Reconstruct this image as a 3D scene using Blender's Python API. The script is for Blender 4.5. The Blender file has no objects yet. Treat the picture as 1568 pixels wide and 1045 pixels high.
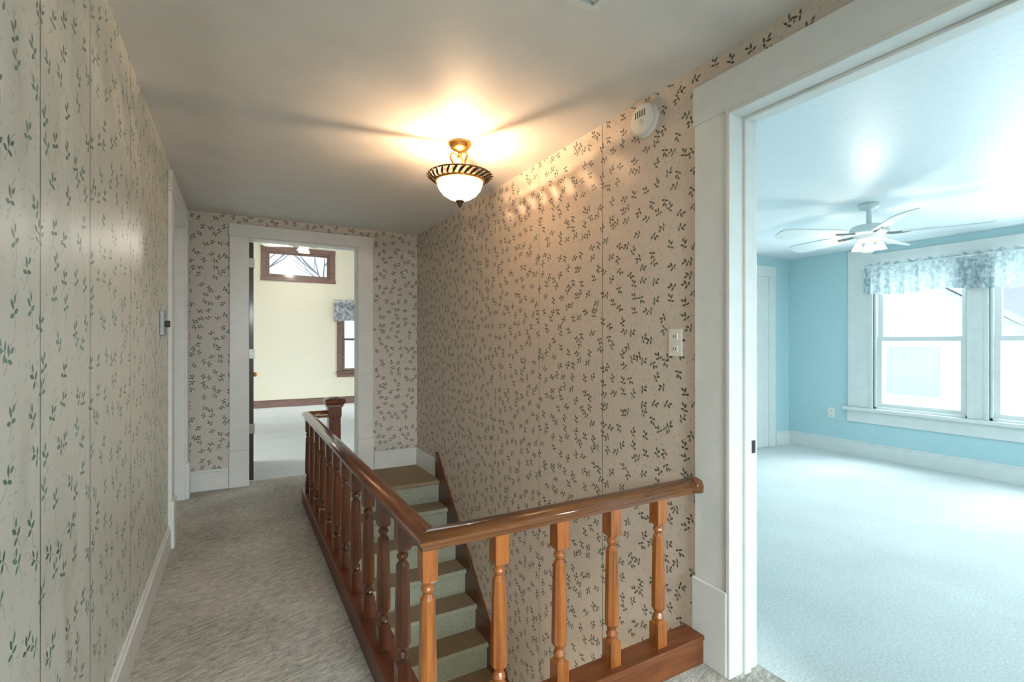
import bpy, bmesh, math, random
from mathutils import Vector, Matrix
random.seed(4)
sc = bpy.context.scene
COL = sc.collection

# ------------------------------------------------------------------ node helpers
class NT:
    def __init__(s, name):
        s.mat = bpy.data.materials.new(name); s.mat.use_nodes = True
        s.t = s.mat.node_tree; s.n = s.t.nodes; s.l = s.t.links
        s.bsdf = s.n['Principled BSDF']; s.out = s.n['Material Output']
    def new(s, typ, **kw):
        n = s.n.new(typ)
        for k, v in kw.items(): setattr(n, k, v)
        return n
    def put(s, sock, v):
        if isinstance(v, bpy.types.NodeSocket): s.l.new(v, sock)
        elif v is not None: sock.default_value = v
    def m(s, op, a, b=None, c=None, clamp=False):
        n = s.n.new('ShaderNodeMath'); n.operation = op; n.use_clamp = clamp
        s.put(n.inputs[0], a); s.put(n.inputs[1], b)
        if c is not None: s.put(n.inputs[2], c)
        return n.outputs[0]
    def mix(s, f, a, b):
        n = s.n.new('ShaderNodeMix'); n.data_type = 'RGBA'
        s.put(n.inputs['Factor'], f)
        for k, v in ((6, a), (7, b)):
            if isinstance(v, tuple): v = (*v[:3], 1)
            s.put(n.inputs[k], v)
        return n.outputs[2]
    def xyz(s):
        tc = s.n.new('ShaderNodeTexCoord'); sp = s.n.new('ShaderNodeSeparateXYZ')
        s.l.new(tc.outputs['Object'], sp.inputs[0])
        return tc.outputs['Object'], sp.outputs[0], sp.outputs[1], sp.outputs[2]
    def comb(s, x, y, z):
        n = s.n.new('ShaderNodeCombineXYZ')
        s.put(n.inputs[0], x); s.put(n.inputs[1], y); s.put(n.inputs[2], z)
        return n.outputs[0]
    def noise(s, vec, scale, detail=3, rough=.5):
        n = s.n.new('ShaderNodeTexNoise'); n.inputs['Scale'].default_value = scale
        n.inputs['Detail'].default_value = detail; n.inputs['Roughness'].default_value = rough
        if vec is not None: s.l.new(vec, n.inputs['Vector'])
        return n.outputs['Fac']
    def ramp(s, f, stops):
        n = s.n.new('ShaderNodeValToRGB'); s.l.new(f, n.inputs[0])
        e = n.color_ramp.elements
        while len(e) < len(stops): e.new(.5)
        for i, (p, c) in enumerate(stops):
            e[i].position = p; e[i].color = (*c, 1) if len(c) == 3 else c
        return n.outputs[0]
    def bump(s, h, strength=.3, dist=.01):
        n = s.n.new('ShaderNodeBump'); n.inputs['Strength'].default_value = strength
        n.inputs['Distance'].default_value = dist
        s.l.new(h, n.inputs['Height']); s.l.new(n.outputs[0], s.bsdf.inputs['Normal'])

def paint(name, col, rough=.5, bumps=.05, nscale=25, var=.04, metal=0, spec=.5):
    k = NT(name); v, x, y, z = k.xyz()
    f = k.noise(v, nscale, 4)
    c1 = tuple(max(0, c*(1-var)) for c in col); c2 = tuple(min(1, c*(1+var)) for c in col)
    k.put(k.bsdf.inputs['Base Color'], k.ramp(f, [(.3, c1), (.7, c2)]))
    k.bsdf.inputs['Roughness'].default_value = rough
    k.bsdf.inputs['Metallic'].default_value = metal
    k.bsdf.inputs['Specular IOR Level'].default_value = spec
    if bumps: k.bump(f, bumps, .01)
    return k.mat

def carpet(name, c1, c2, streak=.35, sc_=1.0, bmp=.8):
    k = NT(name); v, x, y, z = k.xyz()
    fine = k.noise(v, 150*sc_, 3, .7)
    wob = k.m('MULTIPLY', k.noise(v, 5, 2), 3.0)
    mid = k.noise(k.comb(k.m('ADD', k.m('MULTIPLY', x, 20), wob), k.m('MULTIPLY', k.m('ADD', y, k.m('MULTIPLY', x, -.3)), 48), k.m('MULTIPLY', z, 20)), 1, 4, .7)
    big = k.noise(v, 2.2, 2)
    a = k.m('ADD', k.m('MULTIPLY', fine, 1-streak), k.m('MULTIPLY', mid, streak))
    a = k.m('ADD', a, k.m('MULTIPLY', k.m('SUBTRACT', big, .5), .25))
    k.put(k.bsdf.inputs['Base Color'], k.ramp(a, [(.34, c1), (.62, c2)]))
    k.bsdf.inputs['Roughness'].default_value = .95
    k.bsdf.inputs['Specular IOR Level'].default_value = .1
    k.bump(a, bmp, .02)
    return k.mat

def wood(name, dark, light, axis='Z', rough=.25, gscale=1.0, coat=.35):
    k = NT(name); v, x, y, z = k.xyz()
    s = {'X': (4, 55, 55), 'Y': (55, 4, 55), 'Z': (55, 55, 4)}[axis]
    vec = k.comb(k.m('MULTIPLY', x, s[0]*gscale), k.m('MULTIPLY', y, s[1]*gscale), k.m('MULTIPLY', z, s[2]*gscale))
    f = k.noise(vec, 1, 5, .6)
    g = k.noise(vec, 3.2, 3, .7)
    f2 = k.m('ADD', k.m('MULTIPLY', f, .7), k.m('MULTIPLY', g, .3))
    k.put(k.bsdf.inputs['Base Color'], k.ramp(f2, [(.34, dark), (.62, light)]))
    k.bsdf.inputs['Roughness'].default_value = rough
    k.bsdf.inputs['Coat Weight'].default_value = coat
    k.bsdf.inputs['Coat Roughness'].default_value = .12
    k.bump(f2, .10, .004)
    return k.mat

def sprigs(k, u, v, cell, leaves, stem, rnd, ang0, angr, offs=0.0, stretch=1.0):
    us = k.m('ADD', k.m('DIVIDE', u, cell), offs); vs = k.m('ADD', k.m('DIVIDE', v, cell*stretch), offs*1.7)
    vec = k.comb(us, vs, 0.0)
    vo = k.n.new('ShaderNodeTexVoronoi'); vo.voronoi_dimensions = '2D'; vo.feature = 'F1'
    vo.inputs['Scale'].default_value = 1; vo.inputs['Randomness'].default_value = rnd
    k.l.new(vec, vo.inputs['Vector'])
    sp = k.n.new('ShaderNodeSeparateXYZ'); k.l.new(vo.outputs['Position'], sp.inputs[0])
    sc2 = k.n.new('ShaderNodeSeparateColor'); k.l.new(vo.outputs['Color'], sc2.inputs[0])
    dx = k.m('SUBTRACT', us, sp.outputs[0]); dy = k.m('MULTIPLY', k.m('SUBTRACT', vs, sp.outputs[1]), stretch)
    an = k.m('ADD', k.m('MULTIPLY', sc2.outputs[0], angr), ang0)
    co = k.m('COSINE', an); si = k.m('SINE', an)
    x = k.m('ADD', k.m('MULTIPLY', dx, co), k.m('MULTIPLY', dy, si))
    y = k.m('SUBTRACT', k.m('MULTIPLY', dy, co), k.m('MULTIPLY', dx, si))
    best = None
    for (cx, cy, ph, a, b) in leaves:
        ex = k.m('SUBTRACT', x, cx); ey = k.m('SUBTRACT', y, cy)
        lx = k.m('MULTIPLY_ADD', ex, math.cos(ph)/a, k.m('MULTIPLY', ey, math.sin(ph)/a))
        ly = k.m('MULTIPLY_ADD', ey, math.cos(ph)/b, k.m('MULTIPLY', ex, -math.sin(ph)/b))
        val = k.m('ADD', k.m('ABSOLUTE', ly), k.m('MULTIPLY', lx, lx))
        best = val if best is None else k.m('MINIMUM', best, val)
    leafmask = k.m('MULTIPLY', k.m('SUBTRACT', 1.12, best), 4.0, clamp=True)
    L, w, amp = stem
    cur = k.m('MULTIPLY', k.m('SINE', k.m('MULTIPLY', x, 3.2/L)), amp)
    sv = k.m('MAXIMUM', k.m('DIVIDE', k.m('ABSOLUTE', k.m('SUBTRACT', y, cur)), w), k.m('DIVIDE', k.m('ABSOLUTE', x), L))
    stemmask = k.m('LESS_THAN', sv, 1.0)
    return leafmask, stemmask, sc2.outputs[1]

LEAVES = [(-.15,.10,1.9,.13,.060),(-.02,-.13,-1.1,.14,.058),(.12,.11,.75,.16,.066),(.26,-.045,-.3,.14,.056)]
LEAVES2 = [(-.26,.06,2.5,.10,.042),(.22,-.07,-.7,.11,.046)]
def wallpaper(name, axis, base, leafA, leafB, seams, cell=.088, rough=.5, ang0=0., angr=6.283, stretch=1.0, ripple=.12, stem=(.40,.014,.05), sw=.002, spec=.4):
    k = NT(name); vec, X, Y, Z = k.xyz(); u = Y if axis == 'Y' else X
    m1, s1, r1 = sprigs(k, u, Z, cell, LEAVES, stem, .85, ang0, angr, 0.0, stretch)
    m2, s2, r2 = sprigs(k, u, Z, cell*.8, LEAVES2, (.48, .014, .11), .9, ang0, angr, 13.37, stretch)
    n1 = k.noise(vec, 3, 3)
    bc = k.mix(n1, tuple(c*.95 for c in base), tuple(min(1, c*1.05) for c in base))
    pale = tuple(.5*b+.5*l for b, l in zip(base, leafB))
    c = k.mix(k.m('MULTIPLY', s2, .45), bc, pale)
    c = k.mix(k.m('MULTIPLY', m2, .75), c, pale)
    c = k.mix(k.m('MULTIPLY', s1, .65), c, (.20,.15,.11))
    leaf = k.mix(r1, leafA, leafB)
    c = k.mix(k.m('MULTIPLY', m1, .95), c, leaf)
    if seams:
        best = None
        for sy in seams:
            d = k.m('ABSOLUTE', k.m('SUBTRACT', u, sy)); best = d if best is None else k.m('MINIMUM', best, d)
        nz = k.noise(k.comb(0.0, 0.0, Z), 5, 3)
        sm = k.m('LESS_THAN', best, sw)
        c = k.mix(k.m('MULTIPLY', sm, k.m('MULTIPLY', nz, 1.7, clamp=True)), c, tuple(b*.15 for b in base))
    k.put(k.bsdf.inputs['Base Color'], c)
    k.bsdf.inputs['Roughness'].default_value = rough
    k.bsdf.inputs['Specular IOR Level'].default_value = spec
    rv = k.noise(k.comb(k.m('MULTIPLY', X, 3), k.m('MULTIPLY', Y, 3), k.m('MULTIPLY', Z, 1.2)), 1.4, 2)
    fine = k.noise(vec, 70, 2)
    h = k.m('ADD', rv, k.m('MULTIPLY', fine, .05))
    if seams: h = k.m('SUBTRACT', h, k.m('MULTIPLY', k.m('LESS_THAN', best, .005), .15))
    k.bump(h, ripple, .05)
    return k.mat

# ------------------------------------------------------------------ materials
WP_R = wallpaper('wallpaper_right', 'Y', (.66,.57,.485), (.028,.038,.026), (.10,.12,.08), [2.02, 2.64, 3.30, 3.95], cell=.077)
WP_F = wallpaper('wallpaper_far', 'X', (.63,.59,.54), (.028,.038,.026), (.10,.12,.08), [], cell=.077)
WP_L = wallpaper('wallpaper_left', 'Y', (.70,.71,.65), (.03,.11,.085), (.12,.28,.23), [.85, 1.457, 1.878, 2.51, 3.21], cell=.085,
                 rough=.38, ang0=.6, angr=1.9, stretch=1.3, ripple=.42, stem=(.62,.012,.07), sw=.004, spec=.5)
CEIL = paint('ceiling_paint', (.73,.725,.705), .6, .06, 6, .03)
CEIL_W = paint('ceiling_white', (.80,.85,.87), .45, .1, 40, .02)
WHITE = paint('trim_white', (.77,.79,.77), .32, .03, 12, .03)
BLUEW = paint('wall_blue_paint', (.49,.70,.74), .5, .04, 30, .02)
CREAM = paint('wall_cream_paint', (.80,.76,.62), .5, .04, 30, .02)
CARP_H = carpet('carpet_hall', (.25,.235,.20), (.71,.67,.60), .6)
CARP_S = carpet('carpet_stair', (.32,.36,.28), (.56,.60,.49), .15)
CARP_T = carpet('carpet_tread_warm_lit', (.24,.18,.11), (.46,.36,.25), .15)  # browner copy of the stair carpet: warm lamp light put into its colour
CARP_W = carpet('carpet_pale', (.62,.65,.64), (.80,.83,.82), .1, .6, .4)
W_Y = wood('rail_wood_y_shaded', (.050,.014,.006), (.13,.038,.013), 'Y', .16)  # darker copy of the rail wood: long side's shade put into the colour
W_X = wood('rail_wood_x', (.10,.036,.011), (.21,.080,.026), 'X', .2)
W_CX = wood('curb_wood_x', (.11,.030,.008), (.22,.065,.017), 'X', .35, 1, .15)
W_CY = wood('curb_wood_y', (.07,.016,.006), (.17,.042,.013), 'Y', .45, 1, .05)
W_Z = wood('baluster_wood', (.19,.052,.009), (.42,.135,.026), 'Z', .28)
W_ZSHADE = wood('baluster_wood_shaded', (.055,.014,.004), (.15,.042,.011), 'Z', .28)  # same wood as the short side, with shade put into the colour
W_D = wood('stringer_wood', (.055,.015,.007), (.14,.042,.015), 'Y', .35)
W_WIN = wood('window_wood', (.13,.07,.055), (.25,.15,.12), 'X', .4)
W_DOOR = wood('door_dark_wood', (.012,.009,.008), (.035,.02,.015), 'Z', .4)
BRASS = paint('aged_brass', (.72,.38,.12), .28, .1, 60, .15, metal=1)
BRONZE = paint('dark_bronze', (.08,.055,.03), .4, .2, 80, .3, metal=.7)
PLASTIC = paint('ivory_plastic', (.84,.82,.76), .35, 0, 10, .01)
DARK = paint('dark_slot', (.03,.03,.03), .5, 0, 10, .01)
METAL = paint('brushed_metal', (.30,.30,.29), .35, 0, 30, .05, metal=.8)
FANW = paint('fan_white', (.78,.84,.84), .3, 0, 10, .01)
SNOW = paint('outside_ground', (.75,.77,.8), .9, .1, 2, .05)
BARK = paint('bark', (.20,.22,.28), .9, .3, 20, .2)
ROOF = paint('roof_shingle', (.62,.65,.69), .9, .3, 20, .1)

def mk_glass():
    k = NT('window_glass'); k.n.remove(k.bsdf)
    t = k.new('ShaderNodeBsdfTransparent'); t.inputs[0].default_value = (.97,.99,1,1)
    g = k.new('ShaderNodeBsdfGlossy'); g.inputs['Roughness'].default_value = .02
    mx = k.new('ShaderNodeMixShader'); mx.inputs[0].default_value = .05
    k.l.new(t.outputs[0], mx.inputs[1]); k.l.new(g.outputs[0], mx.inputs[2]); k.l.new(mx.outputs[0], k.out.inputs[0])
    return k.mat
GLASS = mk_glass()
def mk_cloth(name, c1, c2, holes, scale):
    k = NT(name); v, x, y, z = k.xyz()
    f = k.noise(v, scale, 4, .6)
    k.put(k.bsdf.inputs['Base Color'], k.ramp(f, [(.42, c1), (.58, c2)]))
    k.bsdf.inputs['Roughness'].default_value = .9
    tr = k.new('ShaderNodeBsdfTranslucent'); tr.inputs[0].default_value = (*c2, 1)
    mx = k.new('ShaderNodeMixShader'); mx.inputs[0].default_value = .2
    k.l.new(k.bsdf.outputs[0], mx.inputs[1]); k.l.new(tr.outputs[0], mx.inputs[2])
    tp = k.new('ShaderNodeBsdfTransparent'); m2 = k.new('ShaderNodeMixShader')
    hz = k.m('MULTIPLY', k.m('GREATER_THAN', k.noise(v, scale*1.7, 2), .5), holes)
    k.l.new(hz, m2.inputs[0]); k.l.new(mx.outputs[0], m2.inputs[1]); k.l.new(tp.outputs[0], m2.inputs[2])
    k.l.new(m2.outputs[0], k.out.inputs[0])
    return k.mat
LACE = mk_cloth('lace', (.26,.36,.39), (.66,.73,.74), .06, 24)
FLORAL = mk_cloth('floral_cloth', (.16,.20,.26), (.68,.69,.68), .0, 16)
def mk_bowl():
    k = NT('alabaster_bowl'); v, x, y, z = k.xyz()
    f = k.noise(v, 16, 4, .6)
    k.put(k.bsdf.inputs['Base Color'], k.ramp(f, [(.3, (.85,.62,.38)), (.7, (.95,.86,.7))]))
    k.put(k.bsdf.inputs['Emission Color'], k.ramp(f, [(.36, (.50,.24,.08)), (.60, (1,.62,.32))]))
    k.bsdf.inputs['Emission Strength'].default_value = 6.5
    k.bsdf.inputs['Roughness'].default_value = .25
    return k.mat
BOWL = mk_bowl()
def mk_emit(name, col, st):
    k = NT(name); k.bsdf.inputs['Base Color'].default_value = (*col, 1)
    k.bsdf.inputs['Emission Color'].default_value = (*col, 1); k.bsdf.inputs['Emission Strength'].default_value = st
    return k.mat
BULB = mk_emit('lit_bulb', (1,.82,.6), 6)
BULB2 = mk_emit('occluder_bulb', (1,.66,.38), 12)
def mk_siding():
    k = NT('siding'); v, x, y, z = k.xyz()
    f = k.m('FRACT', k.m('MULTIPLY', z, 6))
    k.put(k.bsdf.inputs['Base Color'], k.mix(k.m('LESS_THAN', f, .15), (.84,.86,.88), (.66,.69,.72)))
    k.bsdf.inputs['Roughness'].default_value = .7
    return k.mat
SIDING = mk_siding()

# ------------------------------------------------------------------ geometry helpers
def finish(name, bm, mat, smooth=False, bevel=0, seg=2):
    bmesh.ops.recalc_face_normals(bm, faces=bm.faces)
    me = bpy.data.meshes.new(name); bm.to_mesh(me); bm.free()
    if mat: me.materials.append(mat)
    if smooth:
        for p in me.polygons: p.use_smooth = True
    ob = bpy.data.objects.new(name, me); COL.objects.link(ob)
    if bevel:
        b = ob.modifiers.new('bevel', 'BEVEL'); b.width = bevel; b.segments = seg; b.limit_method = 'ANGLE'
    return ob
def addbox(bm, b):
    x0,x1,y0,y1,z0,z1 = b
    vs = [bm.verts.new(p) for p in ((x0,y0,z0),(x1,y0,z0),(x1,y1,z0),(x0,y1,z0),(x0,y0,z1),(x1,y0,z1),(x1,y1,z1),(x0,y1,z1))]
    for f in ((0,3,2,1),(4,5,6,7),(0,1,5,4),(1,2,6,5),(2,3,7,6),(3,0,4,7)):
        bm.faces.new([vs[i] for i in f])
def boxes(name, lst, mat, bevel=0):
    bm = bmesh.new()
    for b in lst: addbox(bm, b)
    return finish(name, bm, mat, bevel=bevel)
def AB(axis, u0,u1,d0,d1,z0,z1):
    if d0 > d1: d0, d1 = d1, d0
    return (d0,d1,u0,u1,z0,z1) if axis == 'Y' else (u0,u1,d0,d1,z0,z1)
def wall(name, axis, d0, d1, u0, u1, z0, z1, ops, mat):
    cuts = sorted({u0, u1, *[o[0] for o in ops], *[o[1] for o in ops]})
    out = []
    for a, b in zip(cuts, cuts[1:]):
        mid = (a+b)/2; z = z0
        for o in sorted([o for o in ops if o[0] < mid < o[1]], key=lambda o: o[2]):
            if o[2] > z: out.append(AB(axis, a, b, d0, d1, z, o[2]))
            z = o[3]
        if z < z1: out.append(AB(axis, a, b, d0, d1, z, z1))
    return boxes(name, out, mat)
def group(name, parts, c=(0,0,0)):
    e = bpy.data.objects.new(name, None); e.empty_display_size = .1; e.location = c; COL.objects.link(e)
    for p in parts:
        p.parent = e; p.matrix_parent_inverse = Matrix.Translation(-Vector(c))
    return e
def lathe(name, prof, c, mat, seg=40, smooth=True):
    bm = bmesh.new(); rings = []
    for r, z in prof:
        if r < 1e-5: rings.append([bm.verts.new((c[0], c[1], z))])
        else: rings.append([bm.verts.new((c[0]+r*math.cos(2*math.pi*i/seg), c[1]+r*math.sin(2*math.pi*i/seg), z)) for i in range(seg)])
    for A, B in zip(rings, rings[1:]):
        for i in range(seg):
            j = (i+1) % seg
            q = [A[i % len(A)], A[j % len(A)], B[j % len(B)], B[i % len(B)]]
            q2 = []
            for vv in q:
                if vv not in q2: q2.append(vv)
            if len(q2) >= 3: bm.faces.new(q2)
    return finish(name, bm, mat, smooth)
def tube(name, pts, r, mat, cyc=False, res=8):
    cu = bpy.data.curves.new(name, 'CURVE'); cu.dimensions = '3D'; cu.bevel_depth = r; cu.bevel_resolution = 3
    s = cu.splines.new('NURBS'); s.points.add(len(pts)-1)
    for p, q in zip(s.points, pts): p.co = (*q[:3], 1); p.radius = q[3] if len(q) > 3 else 1
    s.order_u = 3; s.use_endpoint_u = not cyc; s.use_cyclic_u = cyc; s.resolution_u = res
    cu.use_fill_caps = True; cu.materials.append(mat)
    ob = bpy.data.objects.new(name, cu); COL.objects.link(ob); return ob

# ------------------------------------------------------------------ dims
XL, XR, YF, ZC = -.38, 1.68, 5.07, 2.45
DH = 2.20; FH = 2.26
RX = 6.22; RY = 3.77; RZ = 2.37
FY = 10.9; FZ = 3.34

# ------------------------------------------------------------------ hall shell
wall('wall_left', 'Y', XL-.12, XL, -1.6, YF, -.2, ZC, [(3.87, 4.86, -.19, FH)], WP_L)
wall('wall_right', 'Y', XR, XR+.065, -1.6, YF, -2.6, ZC, [(.36, 1.25, -.21, DH)], WP_R)
wall('wall_far', 'X', YF, YF+.065, XL-.12, XR+.065, -.25, ZC, [(.09, 1.06, -.21, FH)], WP_F)
wall('wall_back', 'X', -1.72, -1.6, XL-.12, XR+.13, -.2, ZC, [(0.1, 1.2, .7, 2.1)], WP_F)  # unseen wall; its window opening is added to light the hall
boxes('ceiling_hall', [(XL-.12, XR+.065, -1.72, YF+.065, ZC, ZC+.1)], CEIL)
boxes('floor_hall', [(XL, .55, -1.6, YF+.13, -.2, 0), (.55, XR, -1.6, 1.42, -.2, 0), (XR, XR+.15, .36, 1.25, -.2, .003), (.55, XR, 4.42, YF, -.2, 0), (.55, 1.06, YF, YF+.13, -.2, 0), (.55, .76, 4.22, 4.42, -.2, 0),
                     (XL-.12, XL, 3.87, 4.86, -.2, 0)], CARP_H)
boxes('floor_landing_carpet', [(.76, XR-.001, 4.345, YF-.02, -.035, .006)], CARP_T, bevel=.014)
boxes('wall_stairwell', [(.50, .55, 1.42, 4.37, -2.6, -.2), (.50, XR, 1.37, 1.42, -2.6, -.2), (.55, XR, 5.0, 5.07, -2.6, -.2)], WP_R)
boxes('floor_lower', [(.50, XR, 1.37, 5.07, -2.7, -2.6)], CARP_S)

# stairs
def stairs():
    bm = bmesh.new(); rise, run, n = .195, .205, 12; x0, x1 = .575, XR-.022
    prof = []
    for k in range(n):
        y = 4.37-run*k; z = -rise*k
        prof.append((y, z-.03 if k == 0 else z-.045)); prof.append((y, z-rise))
        yn = y-run
        prof += [(yn-.012, z-rise), (yn-.024, z-rise-.008), (yn-.028, z-rise-.02), (yn-.022, z-rise-.034), (yn-.004, z-rise-.042)]
    prof.append((4.37-run*n, -2.6)); prof.append((4.37-run*(n-1)+.25, -2.6)); prof.append((4.42, -.45-rise)); prof.append((4.42, -.03))
    a = [bm.verts.new((x0, y, z)) for y, z in prof]; b = [bm.verts.new((x1, y, z)) for y, z in prof]
    N = len(prof)
    for i in range(N):
        j = (i+1) % N; bm.faces.new((a[i], a[j], b[j], b[i]))
    bm.faces.new(a); bm.faces.new(b[::-1])
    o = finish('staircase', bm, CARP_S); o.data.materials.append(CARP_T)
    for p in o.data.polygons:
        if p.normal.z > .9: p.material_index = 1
    return o
stairs()
def prism_yz(name, x0, x1, poly, mat, bevel=0):
    bm = bmesh.new()
    a = [bm.verts.new((x0, y, z)) for y, z in poly]; b = [bm.verts.new((x1, y, z)) for y, z in poly]
    for i in range(len(poly)):
        j = (i+1) % len(poly); bm.faces.new((a[i], a[j], b[j], b[i]))
    bm.faces.new(a); bm.faces.new(b[::-1])
    return finish(name, bm, mat, bevel=bevel)
sl = .195/.205
prism_yz('stair_skirt_board', XR-.022, XR, [(4.47,.25),(4.47,-.1),(1.85,-.1-2.62*sl),(1.85,.25-2.62*sl),(4.44,.25)], W_D, .004)
prism_yz('stair_skirt_board', .551, .573, [(4.36,.05),(4.36,-.15),(1.85,-.15-2.51*sl),(1.85,.05-2.51*sl)], W_D, .004)

# ------------------------------------------------------------------ railing
CY, CX = 1.395, .495
curb = boxes('curb_long', [(.458, .548, 1.44, 4.30, 0, .095), (.548, .76, 4.215, 4.305, 0, .095)], W_CY, .004)
curb2 = boxes('curb_short', [(.458, 1.652, 1.35, 1.44, 0, .095)], W_CX, .004)
curbt = boxes('curb_cap_long', [(.452, .556, 1.446, 4.308, .095, .115), (.556, .65, 4.208, 4.308, .095, .115)], W_CY, .005)
curbt2 = boxes('curb_cap_short', [(.452, 1.652, 1.345, 1.446, .095, .115)], W_CX, .005)
def ringpts(c, z, h, kind):
    pts = []
    for i in range(16):
        t = math.pi/8*i
        if kind == 's': r = h/max(abs(math.cos(t)), abs(math.sin(t)))
        elif kind == 'o':
            tt = (t+math.pi/8) % (math.pi/4) - math.pi/8
            r = h/math.cos(tt)
        else: r = h
        pts.append((c[0]+r*math.cos(t), c[1]+r*math.sin(t), z))
    return pts
BPROF = [(0,.0235,'s'),(.155,.0235,'s'),(.172,.0145,'c'),(.185,.020,'c'),(.198,.022,'c'),(.212,.018,'c'),(.225,.0135,'c'),
         (.262,.0255,'o'),(.40,.025,'o'),(.60,.0225,'o'),(.725,.0205,'o'),(.752,.0125,'c'),(.765,.018,'c'),
         (.778,.0205,'c'),(.79,.018,'c'),(.80,.0135,'c'),(.822,.0235,'s'),(1,.0235,'s')]
def add_loft(bm, c, z0, z1, prof, k=1.0):
    rings = [[bm.verts.new(p) for p in ringpts(c, z0+(z1-z0)*f, h*k, kd)] for f, h, kd in prof]
    for A, B in zip(rings, rings[1:]):
        for i in range(16):
            j = (i+1) % 16; bm.faces.new((A[i], A[j], B[j], B[i]))
    bm.faces.new(rings[0][::-1]); bm.faces.new(rings[-1])
bm = bmesh.new()
for i in range(1, 12): add_loft(bm, (CX, CY+.254*i), .112, .70, BPROF)
bal = finish('balusters_long', bm, W_ZSHADE)
bm = bmesh.new()
for x in (CX, .735, .97, 1.205, 1.44): add_loft(bm, (x, CY), .112, .70, BPROF)
bal2 = finish('balusters_short', bm, W_Z)
RP = [(-.024,0),(-.024,.012),(-.033,.018),(-.036,.030),(-.030,.044),(-.016,.053),(0,.056),(.016,.053),(.030,.044),(.036,.030),(.033,.018),(.024,.012),(.024,0)]
def rail_miter(name, p0, p1, z0, mat, m0, m1):
    p0 = Vector(p0); p1 = Vector(p1); d = (p1-p0).normalized(); n = Vector((d.y, -d.x)); bm = bmesh.new()
    A = [bm.verts.new((*(p0+n*a+d*(a*m0)), z0+b)) for a, b in RP]; B = [bm.verts.new((*(p1+n*a+d*(a*m1)), z0+b)) for a, b in RP]
    for i in range(len(RP)):
        j = (i+1) % len(RP); bm.faces.new((A[i], A[j], B[j], B[i]))
    bm.faces.new(A); bm.faces.new(B[::-1])
    o = finish(name, bm, mat)
    for p in o.data.polygons: p.use_smooth = len(p.vertices) == 4 and p.normal.z > .25
    return o
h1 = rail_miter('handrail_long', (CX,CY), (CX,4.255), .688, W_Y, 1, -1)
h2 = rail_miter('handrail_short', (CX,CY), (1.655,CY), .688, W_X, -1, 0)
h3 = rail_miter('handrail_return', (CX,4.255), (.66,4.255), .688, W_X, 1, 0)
hend = lathe('handrail_end', [(0,.688),(.036,.690),(.037,.715),(.03,.735),(.012,.745),(0,.746)], (1.64,CY-.005), W_X, 24)
nc = (.70, 4.262)
nw = bmesh.new()
NP = [(0,.052,'s'),(.17,.052,'s'),(.19,.046,'s'),(.80,.046,'s'),(.82,.052,'s'),(.90,.052,'s'),(.905,.06,'s'),(.93,.066,'s'),(.945,.078,'s'),(.975,.08,'s'),(.985,.07,'s'),(1,.035,'s')]
add_loft(nw, nc, .0, .85, NP)
newel = finish('newel_post', nw, W_ZSHADE)
group('stair_railing', [curb, curb2, curbt, curbt2, bal, bal2, h1, h2, h3, hend, newel], (CX, CY, 0))

# ------------------------------------------------------------------ trims
def casing(name, axis, u0, u1, top, d, dirn, w=.15, th=.022, plinth=.0, mat=WHITE, hd=None, z0=0):
    hd = hd or w; L = []
    for a, b in ((u0-w, u0), (u1, u1+w)):
        L.append(AB(axis, a, b, d, d+dirn*th, z0+plinth, top))
        if plinth: L.append(AB(axis, a-.004, b+.004, d, d+dirn*(th+.012), z0, z0+plinth))
    L.append(AB(axis, u0-w-.006, u1+w+.006, d, d+dirn*(th+.004), top, top+hd))
    return boxes(name, L, mat, .004)
cr = casing('casing_hall', 'Y', .36, 1.25, DH, XR, -1, .155, .022, .33, hd=.155)
crr = casing('casing_room', 'Y', .36, 1.25, DH, XR+.13, 1, .12, .02)
jr = boxes('jamb', [(XR-.030, XR+.14, 1.233, 1.25, 0, DH), (XR-.030, XR+.14, .36, .377, 0, DH), (XR-.030, XR+.14, .377, 1.233, DH-.017, DH),
                    (XR+.05, XR+.085, 1.221, 1.233, 0, DH-.017), (XR+.05, XR+.085, .377, .389, 0, DH-.017), (XR+.05, XR+.085, .389, 1.221, DH-.030, DH-.017)], WHITE, .003)
st = boxes('strike_plate', [(XR+.105, XR+.125, 1.230, 1.2335, .86, .91)], DARK)
group('door_frame_right', [cr, crr, jr, st], (XR, .8, 0))
cf = casing('casing_hall', 'X', .09, 1.06, FH, YF, -1, .15, .022, .33, hd=.11)
cff = casing('casing_room', 'X', .09, 1.06, FH, YF+.13, 1, .12, .02)
jf = boxes('jamb', [(.08,.095, YF-.01, YF+.14, 0, FH), (1.055, 1.07, YF-.01, YF+.14, 0, FH), (.08,1.07, YF-.01, YF+.14, FH-.012, FH)], WHITE, .003)
group('door_frame_far', [cf, cff, jf], (.57, YF, 0))
dl = boxes('leaf', [(.097, .135, YF+.12, YF+1.0, .012, FH-.02)], W_DOOR, .003)
hg = boxes('hinges', [(.096, .142, YF+.10, YF+.125, z, z+.09) for z in (.45, 1.15, 2.0)], METAL, .002)
kn = lathe('knob', [(0,.93),(.02,.935),(.028,.955),(.02,.975),(0,.98)], (.165, YF+.93), BRASS, 16)
group('door_1', [dl, hg, kn], (.11, YF+.5, 0))
cl = casing('casing', 'Y', 3.87, 4.86, FH, XL, 1, .13, .022, .30)
jl = boxes('jamb', [(XL-.12, XL+.005, 3.87, 3.885, 0, FH), (XL-.12, XL+.005, 4.845, 4.86, 0, FH), (XL-.12, XL+.005, 3.87, 4.86, FH-.015, FH)], WHITE, .003)
pl = [(XL-.11, XL-.075, 3.885, 4.845, .01, FH-.015)]
for z0_, z1_ in ((.2,.95), (1.1,2.1)):
    for y0_, y1_ in ((3.99,4.32), (4.42,4.74)):
        pl.append((XL-.075, XL-.068, y0_, y1_, z0_, z1_))
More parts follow.
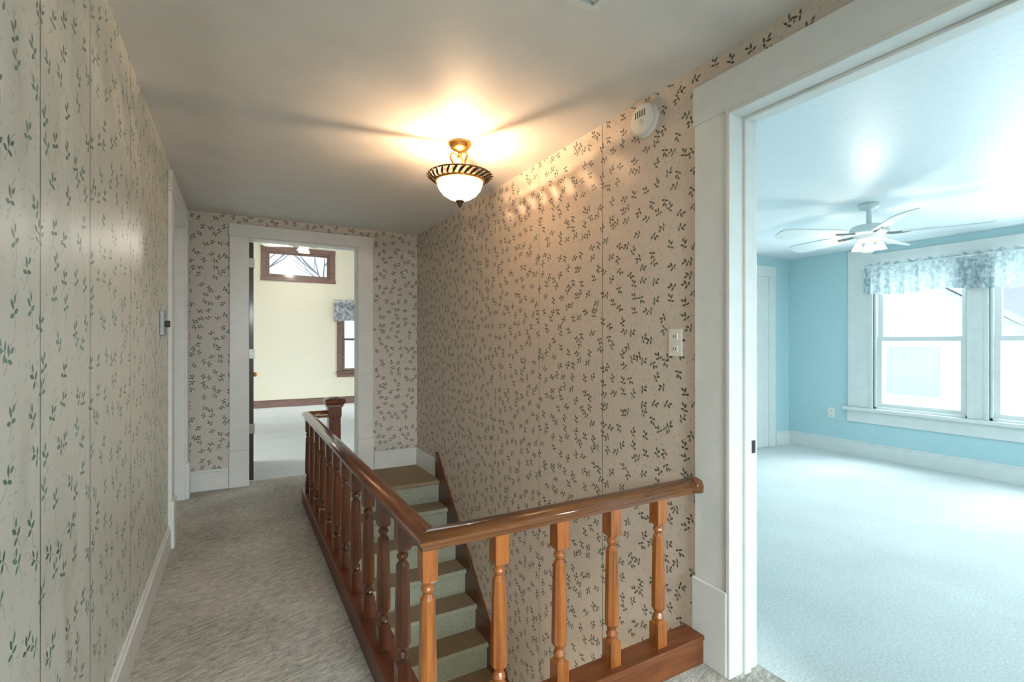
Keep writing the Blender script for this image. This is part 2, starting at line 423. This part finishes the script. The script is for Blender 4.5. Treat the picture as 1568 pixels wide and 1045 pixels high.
ld = boxes('leaf', pl, WHITE, .003)
group('door_2', [cl, jl, ld], (XL, 4.36, 0))

def baseb(name, axis, u0, u1, d, dirn, h=.17, mat=WHITE, z0=0):
    return boxes(name, [AB(axis, u0, u1, d, d+dirn*.018, z0, z0+h-.02), AB(axis, u0, u1, d, d+dirn*.011, z0+h-.02, z0+h)], mat, .003)
baseb('baseboard_left', 'Y', -1.6, 3.735, XL, 1, .15)
baseb('baseboard_far_left', 'X', XL+.0, -.068, YF, -1, .18)
baseb('baseboard_far_right', 'X', 1.222, XR, YF, -1, .18)
baseb('baseboard_right', 'Y', 4.47, YF-.018, XR, -1, .18)

vl = [(.70,1.07,.98,1.005,ZC-.016,ZC), (.70,1.07,1.305,1.33,ZC-.016,ZC), (.70,.725,1.005,1.305,ZC-.016,ZC), (1.045,1.07,1.005,1.305,ZC-.016,ZC)]
vl += [(.725,1.045,1.01+i*.03,1.025+i*.03,ZC-.009,ZC) for i in range(10)]
boxes('ceiling_vent', vl, WHITE, .002)

def plate(name, axis, u, z, d, dirn, kind, w=.075, h=.12, pm=PLASTIC, th=.006):
    p = [boxes('plate', [AB(axis, u-w/2, u+w/2, d, d+dirn*th, z-h/2, z+h/2)], pm, .003)]
    if kind == 'switch':
        p.append(boxes('toggle', [AB(axis, u-.012, u+.012, d+dirn*th, d+dirn*(th+.022), z-.022, z+.016)], DARK if pm is METAL else PLASTIC, .004))
        p.append(boxes('screws', [AB(axis, u-.004, u+.004, d+dirn*th, d+dirn*(th+.002), z+s-.004, z+s+.004) for s in (-.045,.045)], DARK, .001))
    else:
        p.append(boxes('sockets', [AB(axis, u-.017, u+.017, d+dirn*.006, d+dirn*.009, z+s-.014, z+s+.014) for s in (-.027, .027)], PLASTIC, .002))
        p.append(boxes('slots', [AB(axis, u+o-.0015, u+o+.0015, d+dirn*.009, d+dirn*.0095, z+s-.006, z+s+.006) for s in (-.027,.027) for o in (-.006,.006)], DARK))
    c = (d, u, z) if axis == 'Y' else (u, d, z)
    return group(name, p, c)
plate('outlet', 'Y', 1.523, 1.30, XR, -1, 'outlet')
plate('light_switch', 'Y', 3.42, 1.41, XL, 1, 'switch', w=.11, h=.14, pm=METAL, th=.022)
plate('outlet', 'Y', 3.25, .46, RX, -1, 'outlet')
plate('outlet', 'X', 1.68, .47, FY, -1, 'outlet')

def lathe_x(name, prof, c, mat, seg=40):
    bm = bmesh.new(); rings = []
    for r, x in prof:
        if r < 1e-5: rings.append([bm.verts.new((c[0]-x, c[1], c[2]))])
        else: rings.append([bm.verts.new((c[0]-x, c[1]+r*math.cos(2*math.pi*i/seg), c[2]+r*math.sin(2*math.pi*i/seg))) for i in range(seg)])
    for A, B in zip(rings, rings[1:]):
        for i in range(seg):
            j = (i+1) % seg; q2 = []
            for vv in [A[i % len(A)], A[j % len(A)], B[j % len(B)], B[i % len(B)]]:
                if vv not in q2: q2.append(vv)
            bm.faces.new(q2)
    return finish(name, bm, mat, True)
sd = (XR, 1.70, 2.345)
s1 = lathe_x('body', [(.078,0),(.078,.012),(.069,.014),(.069,.018),(.074,.02),(.072,.034),(.058,.042),(.03,.044),(0,.044)], sd, PLASTIC)
s2 = lathe_x('button', [(.012,.0435),(.012,.048),(0,.049)], (XR, 1.69, 2.325), PLASTIC, 20)
s3 = boxes('grille', [(XR-.0455, XR-.042, 1.70-.03+.014*i-.002, 1.70-.03+.014*i+.002, 2.35, 2.38) for i in range(5)], DARK)
group('smoke_detector', [s1, s2, s3], sd)

# ------------------------------------------------------------------ hall ceiling lamp
FXc = (1.12, 2.61)
parts = []
parts.append(lathe('canopy', [(.0,ZC),(.066,ZC),(.068,ZC-.010),(.058,ZC-.016),(.057,ZC-.026),(.045,ZC-.036),(.026,ZC-.044),(.014,ZC-.050),(.012,ZC-.07),(.018,ZC-.078),(.008,ZC-.09),(0,ZC-.092)], FXc, BRASS))
ZB = 2.235
parts.append(lathe('bowl', [(.124,ZB+.000),(.131,ZB-.006),(.130,ZB-.024),(.120,ZB-.052),(.096,ZB-.082),(.062,ZB-.104),(.03,ZB-.116),(.0,ZB-.119)], FXc, BOWL))
parts.append(lathe('finial', [(0,ZB-.112),(.022,ZB-.114),(.026,ZB-.122),(.014,ZB-.128),(.016,ZB-.136),(.010,ZB-.146),(.003,ZB-.156),(0,ZB-.160)], FXc, BRONZE, 24))
def ring(r, z, n=40): return [(FXc[0]+r*math.cos(2*math.pi*i/n), FXc[1]+r*math.sin(2*math.pi*i/n), z) for i in range(n)]
parts.append(tube('rim_outer', ring(.178, ZB+.030), .0045, BRONZE, True))
parts.append(tube('rim_inner', ring(.136, ZB-.004), .008, BRASS, True))
P = lambda r, tt, z: (FXc[0]+r*math.cos(tt), FXc[1]+r*math.sin(tt), z)
for i in range(28):
    t = 2*math.pi*i/28; t2 = t+.22
    parts.append(tube('rim_leaf_%d' % i, [(*P(.137,t,ZB-.002),1), (*P(.158,t+.05,ZB+.006),2.0), (*P(.170,t+.14,ZB+.022),1.8), (*P(.192,t2,ZB+.026),.5)], .0046, BRONZE))
for i in range(3):
    t = 2*math.pi*i/3+.9
    parts.append(tube('arm_%d' % i, [P(.012,t,ZC-.075), P(.045,t,ZC-.055), P(.06,t,ZC-.085), P(.035,t,ZC-.12), P(.05,t,ZC-.165), P(.09,t,ZC-.19), P(.125,t,ZC-.20), P(.14,t,ZB+.0)], .006, BRASS))
    parts.append(tube('scroll_%d' % i, [P(.05,t,ZC-.16), P(.075,t,ZC-.135), P(.092,t,ZC-.155), P(.078,t,ZC-.17), P(.07,t,ZC-.158)], .0045, BRASS))
    cb = P(.055, t+1.05, 0)[:2]
    parts.append(lathe('added_socket_%d' % i, [(0,ZB-.085),(.012,ZB-.085),(.013,ZB-.055),(.0,ZB-.054)], cb, BRASS, 16))
    parts.append(lathe('bulb_%d' % i, [(0,ZB-.055),(.009,ZB-.053),(.015,ZB-.035),(.017,ZB-.015),(.012,ZB+.004),(.005,ZB+.012),(0,ZB+.014)], cb, BULB2, 16))  # unseen bulbs and sockets added as occluders, throwing wedges of shade on the ceiling
parts.append(tube('stem', [(FXc[0],FXc[1],ZB-.055),(FXc[0],FXc[1],ZB-.075),(FXc[0],FXc[1],ZB-.115)], .006, BRASS))
def light(name, typ, loc, power, col, size=.05, rot=None, sy=None):
    L = bpy.data.lights.new(name, typ); L.energy = power; L.color = col
    if typ == 'AREA':
        L.size = size
        if sy: L.shape = 'RECTANGLE'; L.size_y = sy
    else: L.shadow_soft_size = size
    o = bpy.data.objects.new(name, L); o.location = loc
    if rot: o.rotation_euler = rot
    COL.objects.link(o); return o
parts.append(light('bulb_light_high', 'POINT', P(0, 0, ZB+.024), 11, (1,.66,.38), .009))
parts.append(light('bulb_light_low', 'POINT', P(0, 0, ZB-.012), 6.5, (1,.66,.38), .008))
group('ceiling_lamp', parts, (FXc[0], FXc[1], ZC))

# ------------------------------------------------------------------ windows
def window(name, axis, u0, u1, z0, z1, d, dirn, mat, hung=True, depth=.14):
    P = []; dd = lambda k: d+dirn*k
    fr = [AB(axis,u0-.0,u0+.02,dd(0),dd(depth),z0,z1), AB(axis,u1-.02,u1,dd(0),dd(depth),z0,z1), AB(axis,u0,u1,dd(0),dd(depth),z1-.02,z1), AB(axis,u0,u1,dd(0),dd(depth),z0,z0+.025)]
    P.append(boxes('jambs', fr, mat, .002))
    zm = (z0+z1)/2
    def sash(nm, za, zb, k, w=.045):
        return boxes(nm, [AB(axis,u0+.018,u0+.02+w,dd(k),dd(k+.031),za,zb), AB(axis,u1-.02-w,u1-.018,dd(k),dd(k+.031),za,zb),
                          AB(axis,u0+.02+w,u1-.02-w,dd(k+.001),dd(k+.03),za,za+w), AB(axis,u0+.02+w,u1-.02-w,dd(k+.001),dd(k+.03),zb-w*.9,zb)], mat)
    if hung:
        P.append(sash('lower_sash', z0+.02, zm+.02, .03)); P.append(sash('upper_sash', zm-.02, z1-.018, .061))
    else: P.append(sash('sash', z0+.02, z1-.018, .04))
    P.append(boxes('glass', [AB(axis,u0+.05,u1-.05,dd(.076 if hung else .053),dd(.079 if hung else .056),z0+.05,z1-.05)], GLASS))
    c = (d, (u0+u1)/2, z0) if axis == 'Y' else ((u0+u1)/2, d, z0)
    return group(name, P, c)

# ------------------------------------------------------------------ right (blue) room
WZ0, WZ1 = .56, 2.12
wins = [(1.99, 2.80), (1.02, 1.83), (-1.6, -.7)]
wall('wall_room_west', 'Y', XR+.065, XR+.13, -2.2, RY, -.25, RZ+.08, [(.36, 1.25, -.21, DH)], BLUEW)
wall('wall_room_east', 'Y', RX, RX+.15, -2.2, RY, 0, RZ, [(a,b,WZ0,WZ1) for a,b in wins], BLUEW)
wall('wall_room_north', 'X', RY, RY+.12, XR+.13, RX+.15, 0, RZ, [], BLUEW)
wall('wall_room_south', 'X', -2.32, -2.2, XR+.065, RX+.15, 0, RZ, [(2.8,3.8,WZ0,WZ1),(4.2,5.2,WZ0,WZ1)], BLUEW)  # openings added in the unseen wall to let in more light
boxes('ceiling_room', [(XR+.13, RX+.15, -2.32, RY+.12, RZ, RZ+.1)], CEIL_W)
boxes('floor_room', [(XR+.13, RX+.15, -2.2, RY, -.2, 0)], CARP_W)
baseb('baseboard_room_east', 'Y', -2.2, RY, RX, -1, .17)
baseb('baseboard_room_north_a', 'X', 5.93, RX-.018, RY, -1, .17)
baseb('baseboard_room_north_b', 'X', XR+.13, 4.84, RY, -1, .17)
for a, b in wins: window('window_1', 'Y', a, b, WZ0, WZ1, RX, 1, WHITE)
for a, b in ((2.8,3.8),(4.2,5.2)): window('added_window_south', 'X', a, b, WZ0, WZ1, -2.2, -1, WHITE)  # unseen windows, added to bring light into the room
boxes('trim_window_casing', [(RX-.022, RX, 2.80, 3.06, WZ0-.0, RZ-.01), (RX-.022, RX, 1.83, 1.99, WZ0, RZ-.1), (RX-.022, RX, .80, 1.02, WZ0, RZ-.01),
     (RX-.024, RX, .80, 3.06, WZ1, RZ-.08), (RX-.06, RX, .76, 3.10, WZ0-.035, WZ0), (RX-.02, RX, .80, 3.07, WZ0-.17, WZ0-.035),
     (RX-.03, RX-.0, 2.80, 2.835, WZ0, WZ1), (RX-.03, RX-.0, 1.955, 1.99, WZ0, WZ1), (RX-.03, RX-.0, 1.83, 1.865, WZ0, WZ1)], WHITE, .004)
cc = casing('casing', 'X', 4.98, 5.78, 2.12, RY, -1, .13, .022)
dlv = boxes('leaf', [(4.98, 5.78, RY-.008, RY, .01, 2.12), (5.09,5.34,RY-.014,RY-.008,.2,.95), (5.43,5.68,RY-.014,RY-.008,.2,.95), (5.09,5.34,RY-.014,RY-.008,1.1,1.98), (5.43,5.68,RY-.014,RY-.008,1.1,1.98)], WHITE, .003)
group('door_3', [cc, dlv], (5.38, RY, 0))
def valance(name, axis, u0, u1, d, zt, zb, mat, amp=.018, freq=60, dirn=-1):
    bm = bmesh.new(); nu, nz = int((u1-u0)*110), 10; g = []
    for i in range(nu+1):
        u = u0+(u1-u0)*i/nu; row = []
        for j in range(nz+1):
            f = j/nz; z = zt+(zb-zt)*f + (.012*math.sin(u*9+1) if j == nz else 0) + (.012*math.sin(u*70) if j == 0 else 0)
            a = amp*(.35+.8*f)*math.sin(u*freq+1.5*math.sin(u*7)) + .008*math.sin(u*143)
            if j in (1,): a *= .2
            dep = d+dirn*(.05+a)
            row.append(bm.verts.new((dep, u, z) if axis == 'Y' else (u, dep, z)))
        g.append(row)
    for i in range(nu):
        for j in range(nz): bm.faces.new((g[i][j], g[i+1][j], g[i+1][j+1], g[i][j+1]))
    return finish('cloth', bm, mat, True)
def val_group(name, axis, u0, u1, d, zt, zb, mat, **k):
    c = valance(name, axis, u0, u1, d, zt, zb, mat, **k)
    zr = zt-.03; pts = [(d-.05, u0-.03, zr), (d-.05, (u0+u1)/2, zr), (d-.05, u1+.03, zr)] if axis == 'Y' else [(u0-.03, d-.05, zr), ((u0+u1)/2, d-.05, zr), (u1+.03, d-.05, zr)]
    r = tube('rod', pts, .008, FANW)
    return group(name, [c, r], pts[1])
val_group('window_valance', 'Y', 1.87, 2.86, RX-.03, 2.17, 1.83, LACE, amp=.034, freq=48)
val_group('window_valance', 'Y', .94, 1.865, RX-.03, 2.17, 1.83, LACE, amp=.034, freq=48)

FANSH = mk_cloth('frosted_shade', (.80,.80,.77), (.9,.9,.87), .3, 30)
def fan(c, zc, rod, yaw, pw):
    x, y = c; P = []; z = zc-rod
    P.append(lathe('canopy', [(0,zc),(.07,zc),(.072,zc-.01),(.06,zc-.035),(.03,zc-.045),(.018,zc-.05),(.018,z-.02)], c, FANW))
    P.append(lathe('motor', [(.015,z),(.06,z-.004),(.11,z-.015),(.128,z-.035),(.128,z-.060),(.11,z-.080),(.085,z-.09),(.08,z-.115),(.06,z-.13),(0,z-.133)], c, FANW))
    for k in range(5):
        a = yaw+k*2*math.pi/5; ca, sa = math.cos(a), math.sin(a); bm = bmesh.new(); top = []; bot = []
        out = [(.20,-.050),(.24,-.060),(.62,-.078),(.68,-.064),(.70,-.035),(.705,0),(.70,.035),(.68,.064),(.62,.078),(.24,.060),(.20,.050)]
        for (r, s) in out:
            tz = s*math.tan(math.radians(16))
            p = (x+r*ca-s*sa, y+r*sa+s*ca)
            top.append(bm.verts.new((*p, z-.075+tz+.004))); bot.append(bm.verts.new((*p, z-.075+tz-.004)))
        bm.faces.new(top); bm.faces.new(bot[::-1])
        for i in range(len(out)):
            j = (i+1) % len(out); bm.faces.new((top[i], top[j], bot[j], bot[i]))
        P.append(finish('blade_%d' % k, bm, FANW))
        P.append(tube('bracket_%d' % k, [(x+.09*ca, y+.09*sa, z-.075), (x+.15*ca-.02*sa, y+.15*sa+.02*ca, z-.09), (x+.25*ca, y+.25*sa, z-.08)], .010, METAL))
    for k in range(4):
        a = yaw+.4+k*math.pi/2; ca, sa = math.cos(a), math.sin(a); bx, by = x+.07*ca, y+.07*sa
        P.append(tube('lamp_arm_%d' % k, [(x+.03*ca,y+.03*sa,z-.125),(x+.055*ca,y+.055*sa,z-.138),(bx,by,z-.145)], .007, BRASS))
        P.append(lathe('shade_%d' % k, [(.016,z-.14),(.020,z-.15),(.028,z-.17),(.038,z-.19),(.043,z-.198)], (bx,by), FANSH, 24))
        P.append(lathe('bulb_%d' % k, [(0,z-.15),(.012,z-.155),(.018,z-.175),(.014,z-.19),(0,z-.196)], (bx,by), BULB, 16))
    P.append(light('fan_light', 'POINT', (x, y, z-.26), pw, (1,.93,.82), .05))
    group('ceiling_fan', P, (x, y, zc))
fyaw = math.radians(-29.3+35)
fan((4.256, 1.95), RZ, .155, fyaw, 7)

# ------------------------------------------------------------------ far (cream) room
fw = [(.50, 1.72, 2.62, 3.15), (1.95, 2.95, .68, 2.06)]
wall('wall_farroom_north', 'X', FY, FY+.15, -2.4, 4.2, 0, FZ, fw, CREAM)
wall('wall_farroom_south', 'X', YF+.065, YF+.13, -2.4, 4.2, -.25, FZ, [(.09,1.06,-.21,FH)], CREAM)
wall('wall_farroom_west', 'Y', -2.52, -2.4, YF+.065, FY, 0, FZ, [(6.5,7.7,.7,2.1),(8.5,9.7,.7,2.1)], CREAM)  # openings here and in the east wall are added for daylight
wall('wall_farroom_east', 'Y', 4.2, 4.32, YF+.065, FY, 0, FZ, [(6.5,7.7,.7,2.1),(8.5,9.7,.7,2.1)], CREAM)
boxes('ceiling_farroom', [(-2.52, 4.32, YF+.065, FY+.15, FZ, FZ+.1)], CEIL_W)
boxes('floor_farroom', [(-2.4, 4.2, YF+.13, FY, -.2, 0)], CARP_W)
baseb('baseboard_farroom', 'X', -2.4, 4.2, FY, -1, .15, W_WIN)
window('window_3', 'X', *fw[0], FY, 1, W_WIN, hung=False)
window('window_4', 'X', *fw[1], FY, 1, W_WIN)
casing('trim_window_upper', 'X', fw[0][0], fw[0][1], fw[0][3], FY, -1, .09, .025, 0, W_WIN, .085, fw[0][2])
boxes('trim_window_upper_sill', [(fw[0][0]-.1, fw[0][1]+.1, FY-.03, FY, fw[0][2]-.08, fw[0][2])], W_WIN, .004)
casing('trim_window_side', 'X', fw[1][0], fw[1][1], fw[1][3], FY, -1, .10, .025, 0, W_WIN, .10, fw[1][2])
boxes('trim_window_side_sill', [(fw[1][0]-.12, fw[1][1]+.12, FY-.06, FY, fw[1][2]-.03, fw[1][2]), (fw[1][0]-.1, fw[1][1]+.1, FY-.025, FY, fw[1][2]-.11, fw[1][2]-.03)], W_WIN, .004)
val_group('window_valance', 'X', 1.78, 3.1, FY-.03, 2.2, 1.76, FLORAL, amp=.03, freq=28)
boxes('window_blind', [(1.98, 2.92, FY+.004, FY+.026, .72+i*.033, .724+i*.033) for i in range(38)], PLASTIC)
fan((1.05, 9.5), FZ, .22, .3, 20)

window('added_window_back', 'X', .1, 1.2, .7, 2.1, -1.6, -1, WHITE)  # window added behind the camera to brighten the hall

# ------------------------------------------------------------------ outside
boxes('outside_ground', [(-40, 60, -40, 60, -3.3, -3.2)], SNOW)
HG = paint('house_glass', (.6,.65,.70), .1, 0)
def house(x, y0, y1, ze, zr, name):
    bm = bmesh.new(); ym = (y0+y1)/2
    poly = [(y0,-3.2),(y1,-3.2),(y1,ze),(ym,zr),(y0,ze)]
    a = [bm.verts.new((x, p, z)) for p, z in poly]; b = [bm.verts.new((x+8, p, z)) for p, z in poly]
    for i in range(5):
        j = (i+1) % 5; bm.faces.new((a[i], a[j], b[j], b[i]))
    bm.faces.new(a[::-1]); bm.faces.new(b)
    body = finish('body', bm, SIDING)
    bm = bmesh.new()
    for (p, q) in (((y0-.4, ze-.25),(ym, zr+.12)), ((y1+.4, ze-.25),(ym, zr+.12))):
        vs = [bm.verts.new(v) for v in ((x-.35,p[0],p[1]),(x-.35,q[0],q[1]),(x+8,q[0],q[1]),(x+8,p[0],p[1]),
                                        (x-.35,p[0],p[1]+.15),(x-.35,q[0],q[1]+.15),(x+8,q[0],q[1]+.15),(x+8,p[0],p[1]+.15))]
        for f in ((0,1,2,3),(4,5,6,7),(0,1,5,4),(1,2,6,5),(2,3,7,6),(3,0,4,7)): bm.faces.new([vs[i] for i in f])
    rf = finish('roof', bm, ROOF)
    wn = boxes('window', [(x-.05, x, ym-.5, ym+.5, .1, 1.2)], HG)
    group(name, [body, rf, wn], (x, ym, -3.2))
house(13.5, 2.6, 8.0, 1.0, 2.9, 'neighbor_house')
house(14, -7, -.5, 1.0, 3.0, 'neighbor_house')
def tree(c, h, seed):
    rnd = random.Random(seed); P = []
    def br(p, d, L, r, dep):
        pts = []; q = Vector(p); dd = Vector(d)
        for i in range(4):
            pts.append((*q, 1-.15*i)); dd = (dd+Vector((rnd.uniform(-.2,.2), rnd.uniform(-.2,.2), rnd.uniform(-.05,.15)))).normalized(); q = q+dd*L/3
        P.append(tube('branch_%d' % len(P), pts, r, BARK, res=3))
        if dep:
            for k in range(3):
                e = (dd+Vector((rnd.uniform(-.9,.9), rnd.uniform(-.5,.5), rnd.uniform(-.3,.6)))).normalized()
                s = Vector(pts[rnd.choice((2,3))][:3]); br(s, e, L*.72, r*.55, dep-1)
    br(c, (0,0,1), h, .15, 4)
    group('bare_tree', P, c)
tree((3.2, 22, -3.2), 4.5, 3); tree((.8, 26, -3.2), 5, 8)

# ------------------------------------------------------------------ lights
w = bpy.data.worlds.new('World'); sc.world = w; w.use_nodes = True
wn = w.node_tree.nodes; bg = wn['Background']
bg.inputs[0].default_value = (.84,.94,1,1); bg.inputs[1].default_value = .85
R = math.radians
light('skylight_east_high', 'AREA', (8.4, 1.5, 4.0), 540, (.79,.95,1), 5, (0, R(58), 0), 2.2)
light('snow_bounce_east', 'AREA', (7.7, 1.5, -.9), 340, (.82,.96,1), 5, (0, R(125), 0), 1.6)
light('room_fill_south', 'AREA', (4.0, -4.2, 3.0), 580, (.80,.95,1), 3, (R(65), 0, 0), 2.2)  # area lamp added outside the invented south windows
light('farroom_fill_east', 'AREA', (6.2, 8.1, 3.2), 290, (.90,.95,1), 4, (0, R(65), 0), 2)  # fill lamp added outside the invented east openings
light('farroom_fill_west', 'AREA', (-4.4, 8.1, 3.2), 290, (.90,.95,1), 4, (0, R(-65), 0), 2)  # matching fill lamp, added outside the invented west openings
light('hall_fill_back', 'AREA', (.65, -3.0, 2.4), 270, (.90,.97,.97), 1.4, (R(70), 0, 0), 1.2)  # added hall fill, shining in through the added back window
light('stairwell_fill', 'POINT', (1.1, 1.62, -.95), 10, (.97,1,.92), .06)  # fill lamp added out of sight under the floor, brightens the lower stairs

cam = bpy.data.cameras.new('Camera'); cam.lens = 750/1568*36; cam.sensor_width = 36; cam.shift_y = .0016; cam.clip_start = .02
co = bpy.data.objects.new('Camera', cam); co.location = (0,0,1.3); co.rotation_euler = (R(90), 0, R(-29.3))
COL.objects.link(co); sc.camera = co
sc.view_settings.view_transform = 'Standard'
sc.view_settings.exposure = 0.75
